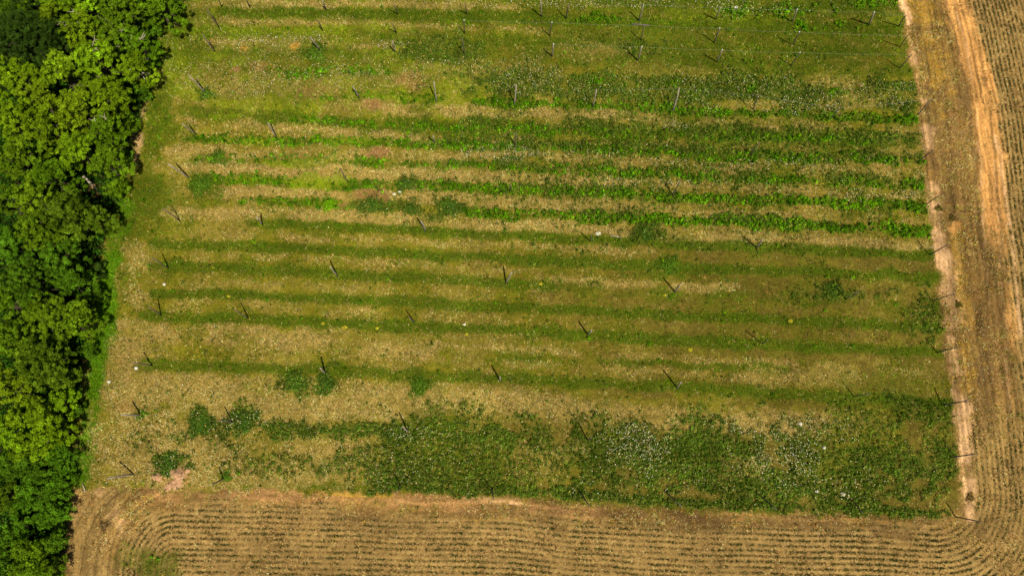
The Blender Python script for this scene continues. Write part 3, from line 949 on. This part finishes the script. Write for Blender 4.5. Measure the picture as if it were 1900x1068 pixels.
# ------------------------------------------------------------------ trees of the wood
def crown_mesh(R_, Hc, rng, lumps_per=15, leaf=.30, dens=1.0, flat=.9):
    """leaf clumps on several uneven boughs; centre of the crown at the origin. Returns V, F, colours (multiplier)"""
    nb = max(5, int(5 + R_ * 1.5))
    boughs = []
    for i in range(nb):
        a = i * 2.399 + rng.normal(0, .35)
        rr = R_ * .66 * math.sqrt((i + .4) / nb) * rng.uniform(.8, 1.15)
        zz = Hc * (.34 * (1 - (rr / R_) ** 2) + rng.uniform(-.24, .24))
        boughs.append((rr * math.cos(a), rr * math.sin(a), zz, R_ * rng.uniform(.30, .46)))
    for i in range(5):                              # low drooping boughs that hide the trunk
        a = i * 1.2566 + rng.normal(0, .3)
        rr = R_ * rng.uniform(.42, .6)
        boughs.append((rr * math.cos(a), rr * math.sin(a), -Hc * rng.uniform(.32, .55), R_ * rng.uniform(.3, .42)))
    LP, LN, LS, LC = [], [], [], []
    for bx, by, bz, br in boughs:
        tone = math.exp(rng.normal(0, .20))
        nl = int(lumps_per * (br / 1.5) ** 2 * rng.uniform(.8, 1.2)) + 5
        d = rng.normal(0, 1, (nl, 3))
        d[:, 2] = np.abs(d[:, 2]) * .9 - .28
        d /= np.linalg.norm(d, axis=1, keepdims=True)
        for q in d:
            c = np.array([bx, by, bz]) + q * br * rng.uniform(.72, 1.12) * np.array([1, 1, flat])
            ls = rng.uniform(.26, .52)
            n = int(34 * dens * (ls / .45) ** 2)
            e = rng.normal(0, 1, (n, 3))
            e[:, 2] += .35
            e /= np.linalg.norm(e, axis=1, keepdims=True)
            LP.append(c + e * ls * rng.uniform(.45, 1.0, (n, 1)) * np.array([1, 1, .75]))
            LN.append(e + rng.normal(0, .45, (n, 3)) + np.array([0, 0, .55]))
            tt = tone * math.exp(rng.normal(0, .18))
            LC.append(np.full(n, tt))
    P = np.concatenate(LP)
    N = np.concatenate(LN)
    t = np.concatenate(LC)
    n = len(P)
    L = rng.uniform(.7, 1.25, n) * leaf
    col = np.ones((n, 3)) * (t * np.exp(rng.normal(0, .18, n)))[:, None]
    yel = rng.random(n)[:, None] * np.array([.25, .06, -.1])
    col = col * (1 + yel)
    V, F, C = leaf_mesh(P, N, rng.uniform(0, 6.28, n), L, L * rng.uniform(.55, .85, n), np.clip(col, .1, 3))
    return V, F, C, boughs


def make_tree(u, v, rpx, top, color, label, name="broadleaf_tree", group="leafy trees of the wood on the left", leaf=.30, dens=1., dead=False, flat=.9, seed=0):
    rng = np.random.default_rng(1000 + seed)
    Hc = top * .6
    zc = top - Hc * .42
    c = at(u, v, zc)
    rad = rpx * .93 * np.linalg.norm(at(u + 1, v, zc) - c)
    base = np.array([c[0] - (1.3 if top > 6 else .2) + rng.normal(0, .3), c[1] + rng.normal(0, .3), 0])
    t = empty(name, base)
    tag(t, label, "tree" if 'tree' in name else "shrub", group)
    off = c - base
    V, F, C, boughs = crown_mesh(rad, Hc, rng, leaf=leaf, dens=dens, flat=flat)
    V = V + off
    V[:, 2] = np.maximum(V[:, 2], .15)
    crown = mesh_from("crown", V, F, M_LEAF, t, C)
    crown.color = (*color, 1)
    # trunk and limbs
    fork = np.array([off[0] * .5, off[1] * .5, max(off[2] - Hc * .35, .6)])
    r0 = .05 + .022 * top
    parts = [tube([(0, 0, -.3), fork * np.array([.4, .4, .5]), fork], [r0 * 1.25, r0, r0 * .75], 8)]
    for bx, by, bz, br in boughs:
        e = off + np.array([bx, by, bz])
        m = fork * .5 + e * .5 + np.array([0, 0, .35])
        parts.append(tube([fork, m, e], [r0 * .5, r0 * .3, .03], 6))
    V2, F2 = join(parts)
    mesh_from("trunk", V2, F2, M_BARK, t)
    if dead:
        pr = []
        for q in range(4):
            a = rng.uniform(0, 6.28)
            b = boughs[rng.integers(len(boughs))]
            p0 = off + np.array([b[0], b[1], b[2] + b[3] * flat * .75])
            p1 = p0 + np.array([math.cos(a) * .8, math.sin(a) * .8, .5])
            p2 = p1 + np.array([math.cos(a + .5) * .8, math.sin(a + .5) * .8, .35])
            V3, F3 = join([tube([p0, p1, p2], [.07, .05, .02], 6), tube([p1, p1 + np.array([math.cos(a - .8), math.sin(a - .8), .3]) * .7], [.045, .015], 6)])
            mesh_from("dead_branch", V3, F3, M_PALE, t)
    return t


BRIGHT = tuple(srgb(102, 134, 18))
YELLOW = tuple(srgb(104, 132, 19))
MID = tuple(srgb(86, 118, 18))
OLIVE = tuple(srgb(80, 108, 20))
DARK = tuple(srgb(52, 76, 22))
SAT = tuple(srgb(70, 108, 18))
DEEP = tuple(srgb(68, 102, 18))
# (u, v, radius in photo px, height, colour, label, dead twigs)
TREES = [
    (20, 18, 34, 8.5, DEEP, "dark leafy tree filling the top left corner of the photo", 0),
    (62, 4, 34, 9, MID, "mid green tree on the top edge, second from the left corner", 0),
    (112, 8, 42, 10, BRIGHT, "bright green tree at the top edge above the dull dark tree", 0),
    (172, 10, 46, 10, BRIGHT, "yellow-green tree on the top edge midway between corner and field", 0),
    (235, 16, 44, 10, MID, "green tree on the top edge second from the field", 0),
    (305, 14, 40, 8.5, MID, "green tree at the top edge jutting out into the field", 0),
    (62, 74, 74, 11.5, DARK, "dull dark green dense tree in the upper left of the wood", 0),
    (8, 85, 40, 10, DARK, "dull dark tree cut by the left edge beside the larger dark one", 0),
    (118, 88, 34, 9, DARK, "smaller dull dark tree against the right side of the big dark one", 0),
    (104, 46, 30, 10.5, YELLOW, "yellowish tree squeezed in just right above the dull dark tree", 0),
    (160, 62, 44, 10.5, BRIGHT, "bright tree with pale bare twigs, upper middle of the wood", 1),
    (218, 62, 40, 9.5, MID, "round green tree one back from the field, below the jutting tree", 1),
    (262, 88, 36, 8.5, MID, "green tree overhanging the field edge in the upper part", 1),
    (190, 122, 46, 10, BRIGHT, "bright tree with bare twigs right of the dull dark trees", 1),
    (255, 130, 34, 8, BRIGHT, "bright green tree at the field edge with a pale bare bough", 1),
    (128, 142, 44, 10.5, YELLOW, "golden green tree below the smaller dull dark tree", 0),
    (38, 150, 50, 10.5, BRIGHT, "broad bright tree directly below the dull dark trees, by the left edge", 0),
    (80, 182, 36, 10, YELLOW, "yellow-green tree in a gap below the broad bright tree", 0),
    (205, 178, 48, 9.5, BRIGHT, "wide bright tree at the field edge in the upper third", 0),
    (22, 224, 48, 10.5, BRIGHT, "bright tree on the left edge, upper third", 0),
    (92, 240, 50, 10.5, BRIGHT, "large yellow-green tree in the middle of the upper wood", 0),
    (150, 214, 40, 10, BRIGHT, "medium bright tree between the large tree and the wide edge tree", 0),
    (202, 248, 40, 9, MID, "mid green tree by the field edge above the fallen trunk gap", 1),
    (150, 284, 40, 9.5, BRIGHT, "bright tree just above the gap with the fallen trunk", 0),
    (45, 300, 52, 10.5, MID, "big green tree on the left edge level with the bare gap", 0),
    (206, 300, 34, 8.5, MID, "small green tree on the field edge right above the gap", 0),
    (104, 330, 44, 10, MID, "green tree just left of the gap with the fallen trunk", 0),
    (70, 372, 38, 10, YELLOW, "yellowish tree below and left of the fallen trunk gap", 0),
    (20, 380, 36, 10, MID, "green tree cut by the left edge below the big green one", 0),
    (150, 404, 56, 9.5, OLIVE, "dense olive green tree directly below the fallen trunk gap", 0),
    (194, 408, 27, 7.5, OLIVE, "small olive tree pointing into the field below the gap", 0),
    (90, 436, 48, 10, MID, "green tree in mid wood left of the dense olive tree", 0),
    (25, 455, 50, 10.5, DEEP, "deep green tree on the left edge in the middle of the photo", 0),
    (125, 480, 44, 9.5, DEEP, "deep green tree below the dense olive tree", 0),
    (60, 530, 56, 10.5, DEEP, "large deep green tree left of the narrow dark gap", 0),
    (150, 520, 34, 8, DEEP, "shadowy small tree on the inner side of the narrow dark gap", 0),
    (14, 560, 40, 10, MID, "green tree cut by the left edge just below mid photo", 0),
    (95, 588, 46, 9.5, MID, "green tree standing alone between two dark gaps", 0),
    (155, 596, 42, 8, MID, "green tree with clear round crown near the bright grass verge", 0),
    (25, 625, 48, 10, MID, "green tree on the left edge opposite the round crowned tree", 0),
    (85, 668, 56, 9.5, OLIVE, "dense olive tree in the lower wood above the yellow-green group", 0),
    (128, 700, 32, 7.5, OLIVE, "small olive tree at the verge side of the dense olive tree", 0),
    (22, 715, 42, 9.5, YELLOW, "yellow-green tree on the left edge, lower third", 0),
    (70, 762, 46, 9, YELLOW, "yellow-green tree with ragged crown in the lower wood", 0),
    (128, 742, 28, 6.5, BRIGHT, "small bright tree close to the verge in the lower wood", 0),
    (20, 800, 38, 9, BRIGHT, "bright tree on the left edge below the ragged yellow-green tree", 0),
    (105, 800, 36, 7, BRIGHT, "bright tree just above the leafy thicket near the field corner", 0),
    (62, 830, 38, 7, BRIGHT, "yellow topped tree over the leafy thicket", 0),
]
SHRUBS = [
    (118, 850, 34, 3.6, SAT, "vivid green bush at the verge level with the dirt heaps", 0),
    (72, 868, 36, 4.2, DEEP, "dark green bush inside the thicket above the field corner", 0),
    (20, 862, 38, 4.6, DEEP, "dark green bush on the left edge above the field corner", 0),
    (112, 900, 32, 3.4, SAT, "vivid green bush beside the field corner", 0),
    (60, 918, 40, 4.2, SAT, "big vivid green bush with pale leaves left of the field corner", 0),
    (10, 925, 36, 4.6, OLIVE, "olive bush on the left edge level with the field corner", 0),
    (98, 952, 36, 3.6, SAT, "vivid green bush beside the bare sandy corner", 0),
    (40, 972, 36, 4.4, SAT, "vivid green bush one in from the sandy corner", 0),
    (104, 1004, 26, 3.2, DEEP, "dark bush on the lower rim of the sandy corner", 0),
    (52, 1034, 42, 6.0, MID, "rounded green bush near the bottom left corner", 0),
    (12, 1010, 34, 5.5, DEEP, "dark green bush on the left edge near the bottom", 0),
    (88, 1060, 34, 5.0, MID, "green bush on the bottom edge next to the bare sand", 0),
    (14, 1062, 34, 6.0, DEEP, "dark green bush filling the bottom left corner", 0),
    (285, 52, 20, 3.0, DEEP, "dark low bush in the bay below the jutting tree", 0),
    (282, 112, 16, 2.6, DEEP, "dark low bush under the pale bare bough at the field edge", 0),
    (266, 172, 16, 2.8, DEEP, "dark low bush below the bare bough tree at the field edge", 0),
    (242, 232, 18, 3.0, MID, "low green bush at the field edge above the gap", 0),
    (226, 290, 18, 3.0, DEEP, "dark low bush at the field edge beside the gap", 0),
    (216, 348, 24, 3.2, MID, "low green bush right of the fallen trunk", 0),
    (178, 500, 20, 2.6, DARK, "dull dark bush inside the narrow dark gap", 0),
    (180, 545, 22, 2.8, DEEP, "dark bush at the lower end of the narrow dark gap", 0),
    (165, 650, 18, 2.6, DEEP, "dark low bush beside the bright verge below the round tree", 0),
    (142, 760, 16, 2.6, DEEP, "dark low bush beside the verge in the lower wood", 0),
]
for i, (u, v, r_, h_, c_, lab, dead) in enumerate(TREES):
    f_ = np.exp(RNG.normal(0, .06) + RNG.normal(0, .03, 3)) * .9
    if v > 400 and u > 105: u -= 11
    make_tree(u, v, r_, h_, tuple(np.array(c_) * f_), lab, dead=bool(dead), seed=i, leaf=.20 if c_ == DARK else .235, dens=1.55)
for i, (u, v, r_, h_, c_, lab, dead) in enumerate(SHRUBS):
    make_tree(u, v, r_, h_, c_, lab, name="green_shrub", group="shrubs along the wood edge", seed=200 + i, leaf=.22, dens=1.35)


# ------------------------------------------------------------------ weed clumps that stand out singly
def with_dome(V, F, C, rx, ry, h, color):
    """leafy heart of a clump: a low uneven dome that the leaves grow from"""
    na, nr = 16, 4
    D, Q = [], []
    for i in range(nr + 1):
        q = max(i / nr, .02)
        for j in range(na):
            a = 2 * math.pi * j / na
            e = 1 + .2 * math.sin(3 * a + 1) + .1 * math.sin(5 * a)
            D.append((rx * q * e * math.cos(a), ry * q * e * math.sin(a), h * (1 - q * q) * (1 + .2 * math.sin(7 * a * q)) - .05))
    for i in range(nr):
        for j in range(na):
            k = (j + 1) % na
            Q.append((i * na + j, (i + 1) * na + j, (i + 1) * na + k, i * na + k))
    n = len(V)
    return np.concatenate([V, np.array(D)]), np.concatenate([F, np.array(Q) + n]), np.concatenate([C, np.tile(np.array(color, float), (len(D), 1))])


def weed_clump(u, v, rpx, h, color, label, seed, aspect=1.0):
    rng = np.random.default_rng(3000 + seed)
    c = at(u, v)
    rad = rpx * np.linalg.norm(at(u + 1, v) - c)
    n = int(800 * (rad / 1.8) ** 2) + 80
    a = rng.uniform(0, 6.28, n)
    q = rng.random(n) ** .62 * 1.0
    edge = 1 + .3 * np.sin(a * 3 + rng.uniform(0, 6)) + .2 * np.sin(a * 5 + rng.uniform(0, 6)) + rng.normal(0, .1, n)
    x = rad * q * edge * np.cos(a)
    y = rad * q * edge * np.sin(a) * aspect
    z = .05 + .7 * h * np.sqrt(np.clip(1 - q * q, 0, 1)) * rng.uniform(.35, 1, n)
    col = np.tile(np.array(color), (n, 1)) * np.exp(rng.normal(0, .42, n))[:, None] * np.exp(rng.normal(0, .12, (n, 3)))
    L = rng.uniform(.14, .32, n)
    nr = np.stack([x / rad * .7 + rng.normal(0, .4, n), y / rad * .7 + rng.normal(0, .4, n), np.ones(n)], -1)
    V, F, C = leaf_mesh(np.stack([x, y, z], -1), nr, a, L, L * .65, np.clip(col, .002, .8))
    V, F, C = with_dome(V, F, C, rad * .72, rad * .72 * aspect, h * .26, np.array(color) * .9)
    o = mesh_from("weed_clump", V, F, M_GRASS, None, C)
    o.location = c
    tag(o, label, "weeds", "leafy weed clumps standing out in the dry grass")


WD, WB, WM = srgb(64, 90, 26), srgb(96, 136, 14), srgb(76, 104, 24)
for i, a in enumerate([
    (372, 786, 26, .8, WD, "dark round weed clump in straw grass near the lower left poles"),
    (452, 780, 26, .9, WD, "dark weed clump right beside the second near-left pole"),
    (778, 716, 20, .8, WM, "dark green clump alone in straw just below the lowest green strip"),
    (312, 858, 24, .7, WD, "dark weed patch behind the reddish dirt heaps"),
    (548, 706, 20, .7, WD, "left of two dark clumps under the lowest green strip"),
    (605, 712, 20, .7, WD, "right of two dark clumps under a grey pole"),
    (690, 380, 17, .7, WD, "dark clump in pale grass left of the white scraps"),
    (752, 342, 17, .8, WD, "dark clump right behind the white scraps"),
    (836, 384, 20, .8, WD, "dark clump at the left start of the lowest leafy row"),
    (762, 388, 12, .6, WD, "small dark clump between two larger ones on the pale grass"),
    (585, 99, 20, .7, WM, "dark green clump at the foot of a leaning grey pole"),
    (384, 175, 13, .6, WM, "small green clump at the foot of the longest leaning end pole"),
    (404, 292, 18, .7, WM, "green clump in straw between the left end poles"),
    (612, 378, 16, .7, WB, "bright green clump in pale grass on the left side"),
    (372, 342, 22, .7, WM, "dull green clump beside the most tilted end pole"),
    (264, 768, 9, .5, WM, "small green tuft at the foot of the fallen looking end pole"),
    (420, 884, 9, .6, WM, "small green tuft at the base of the near-left dark pole"),
    (1198, 430, 18, .7, WD, "dark tongue of weeds below the lowest leafy row"),
    (1240, 492, 18, .6, WM, "dark spill of weeds between two mown green strips"),
    (1545, 536, 14, .7, WD, "dark clump beside a pole shadow in the right part"),
    (1742, 386, 6, .4, srgb(92, 84, 32), "tiny dark weed on the bare pale strip"),
    (1766, 404, 6, .4, srgb(96, 80, 36), "tiny olive weed right of the pale bare patch"),
    (1778, 565, 6, .4, srgb(92, 84, 32), "tiny weed on bare soil by the eighth row end pole"),
    (1800, 922, 7, .35, srgb(104, 84, 44), "brown weed on the pale strip near the field corner"),
    (193, 974, 8, .35, srgb(104, 84, 50), "grey brown weed on the bare sandy corner"),
]):
    weed_clump(*a, seed=i)


# ------------------------------------------------------------------ small single things
def bumpy_heap(name, u, v, rpx, h, mat, label, cat, seed, group=None, stretch=1.0, turn=0.):
    rng = np.random.default_rng(5000 + seed)
    c = at(u, v)
    rad = rpx * np.linalg.norm(at(u + 1, v) - c)
    nr, na = 9, 26
    V = [(0, 0, h)]
    ph = rng.uniform(0, 6.28, 8)
    for i in range(1, nr + 1):
        q = i / nr
        for j in range(na):
            a = 2 * math.pi * j / na
            e = 1 + .18 * math.sin(2 * a + ph[0]) + .14 * math.sin(3 * a + ph[1]) + .1 * math.sin(5 * a + ph[2])
            x, y = rad * q * e * math.cos(a) * stretch, rad * q * e * math.sin(a)
            z = h * (1 - q ** 1.6) * (1 + .25 * math.sin(4 * x / rad + ph[3]) * math.sin(4 * y / rad + ph[4])) + rng.normal(0, .05 * h)
            if i == nr: z = -.08
            V.append((x * math.cos(turn) - y * math.sin(turn), x * math.sin(turn) + y * math.cos(turn), z))
    F = []
    for j in range(na):
        k = (j + 1) % na
        F.append((0, 1 + j, 1 + k, 1 + k))
        for i in range(nr - 1):
            F.append((1 + i * na + j, 1 + (i + 1) * na + j, 1 + (i + 1) * na + k, 1 + i * na + k))
    tri = [f[:3] for f in F if f[2] == f[3]]
    quad = [f for f in F if f[2] != f[3]]
    tri += [(a, b, c_) for a, b, c_, d in quad] + [(a, c_, d) for a, b, c_, d in quad]
    o = mesh_from(name, V, tri, mat)
    o.location = c
    tag(o, label, cat, group)
    return o


bumpy_heap("dirt_heap", 292, 884, 9, .55, M_DIRT, "smallest reddish dirt heap, left of the other heaps", "dirt heap", 1, "heaps of reddish dirt at the field edge")
bumpy_heap("dirt_heap", 330, 880, 15, .9, M_DIRT, "largest reddish dirt heap at the lower left field edge", "dirt heap", 2, "heaps of reddish dirt at the field edge")
bumpy_heap("dirt_heap", 346, 872, 7, .4, M_DIRT, "small pale dirt heap touching the right side of the largest heap", "dirt heap", 3, "heaps of reddish dirt at the field edge")
bumpy_heap("dirt_heap", 322, 900, 12, .4, M_DIRT, "flat reddish dirt spill where the drilled rows begin", "dirt heap", 4, "heaps of reddish dirt at the field edge", 1.4)

def flower_clump(name, u, v, rpx, h, cols, label, cat, seed, group):
    rng = np.random.default_rng(7000 + seed)
    c = at(u, v)
    rad = .75 * rpx * np.linalg.norm(at(u + 1, v) - c)
    n = 90
    a = rng.uniform(0, 6.28, n)
    q = np.sqrt(rng.random(n))
    P = np.stack([rad * q * np.cos(a), rad * q * np.sin(a) * .8, .1 + h * (1 - .6 * q) * rng.uniform(.5, 1, n)], -1)
    col = np.array(cols)[rng.integers(0, len(cols), n)] * np.exp(rng.normal(0, .12, n))[:, None]
    L = rng.uniform(.12, .26, n)
    nr = np.stack([np.cos(a) * .4, np.sin(a) * .4, np.ones(n)], -1) + rng.normal(0, .3, (n, 3))
    V, F, C = leaf_mesh(P, nr, a, L, L * .7, np.clip(col, 0, .85))
    V, F, C = with_dome(V, F, C, rad, rad * .8, h * .6, srgb(92, 104, 34))
    o = mesh_from(name, V, F, M_GRASS, None, C)
    o.location = c
    tag(o, label, cat, group)


WH = [srgb(228, 222, 200), srgb(206, 196, 150), srgb(238, 234, 220)]
YE = [srgb(184, 170, 40), srgb(196, 180, 58), srgb(140, 142, 30)]
for i, (u, v, r_, lab) in enumerate([
    (732, 361, 3.2, "left of two white flowering clumps on the pale grass"),
    (742, 357, 4.0, "right of two white flowering clumps beside a dark weed clump"),
    (1110, 434, 6.0, "white flowering clump just right of a dark pole in mid field"),
    (1365, 15, 4.0, "white flowering clump near the top edge of the field"),
    (1563, 916, 5.0, "brightest white clump in the dark weeds near the lower right"),
    (1514, 911, 3.5, "small whitish clump left of the brightest one, lower right"),
    (1484, 786, 4.0, "white clump in dry grass above the lower right weeds"),
    (1528, 830, 3.0, "small pinkish white clump among the lower right weeds"),
    (204, 708, 3.0, "white flowering clump on the bright verge by the wood"),
    (254, 683, 3.5, "white flowering clump at the left end of the lowest green strip"),
    (306, 528, 3.0, "white flowering clump beside the left end of a mown strip"),
    (862, 602, 3.0, "small white clump on mown grass in mid field"),
]):
    flower_clump("flower_clump", u, v, r_, .45, WH, lab, "flowers", i, "white flowering clumps dotted over the field")
for i, (u, v, r_, lab) in enumerate([
    (640, 607, 5.5, "brightest yellow flower clump on a mown strip"),
    (700, 609, 3.5, "small yellow flower clump right of the brightest one"),
    (866, 620, 3.5, "orange yellow flower clump in the middle of the mown strips"),
    (1003, 527, 4.0, "yellow flower clump by the straw stripe in mid field"),
    (1233, 548, 3.5, "yellow flower clump near a grey pole right of mid field"),
    (1466, 596, 5.0, "yellow flower clump on the right part of the mown strips"),
    (1280, 649, 5.0, "lime yellow flower clump below a mown strip on the right"),
    (600, 600, 3.5, "faint yellow flower clump left of the brightest one"),
    (397, 496, 3.5, "yellow flower clump at the left end of the mown strips"),
    (425, 550, 3.0, "yellow flower clump between left mown strips"),
]):
    flower_clump("yellow_flower_clump", u, v, r_, .4, YE, lab, "flowers", 50 + i, "yellow flower clumps dotted over the mown strips")


def stick(name, p, q, r0, mat, label, cat, z0=.15, z1=.2, group=None):
    A, B = at(*p, z0), at(*q, z1)
    c = (A + B) / 2
    m = (A + B) / 2 - c + np.array([0.05, .06, .04])
    V, F = tube([A - c, m, B - c], [r0, r0 * .9, r0 * .7], 8)
    o = mesh_from(name, V, F, mat)
    o.location = c
    tag(o, label, cat, group)
    return o


stick("fallen_trunk", (154, 327), (186, 358), .22, M_PALE, "pale bare trunk fallen across a gap in the wood", "fallen trunk", 3.2, .3)
stick("broken_pole", (1172, 45), (1206, 48), .16, M_POLE2, "broken dark pole lying in the grass below the first row", "broken pole")
stick("pale_stick", (1132, 437), (1152, 440), .09, M_PALE, "pale stick lying on the edge of a mown strip", "stick")
stick("pale_stick", (152, 896), (158, 912), .08, M_PALE, "pale stick lying at the sandy field corner by the wood", "stick")
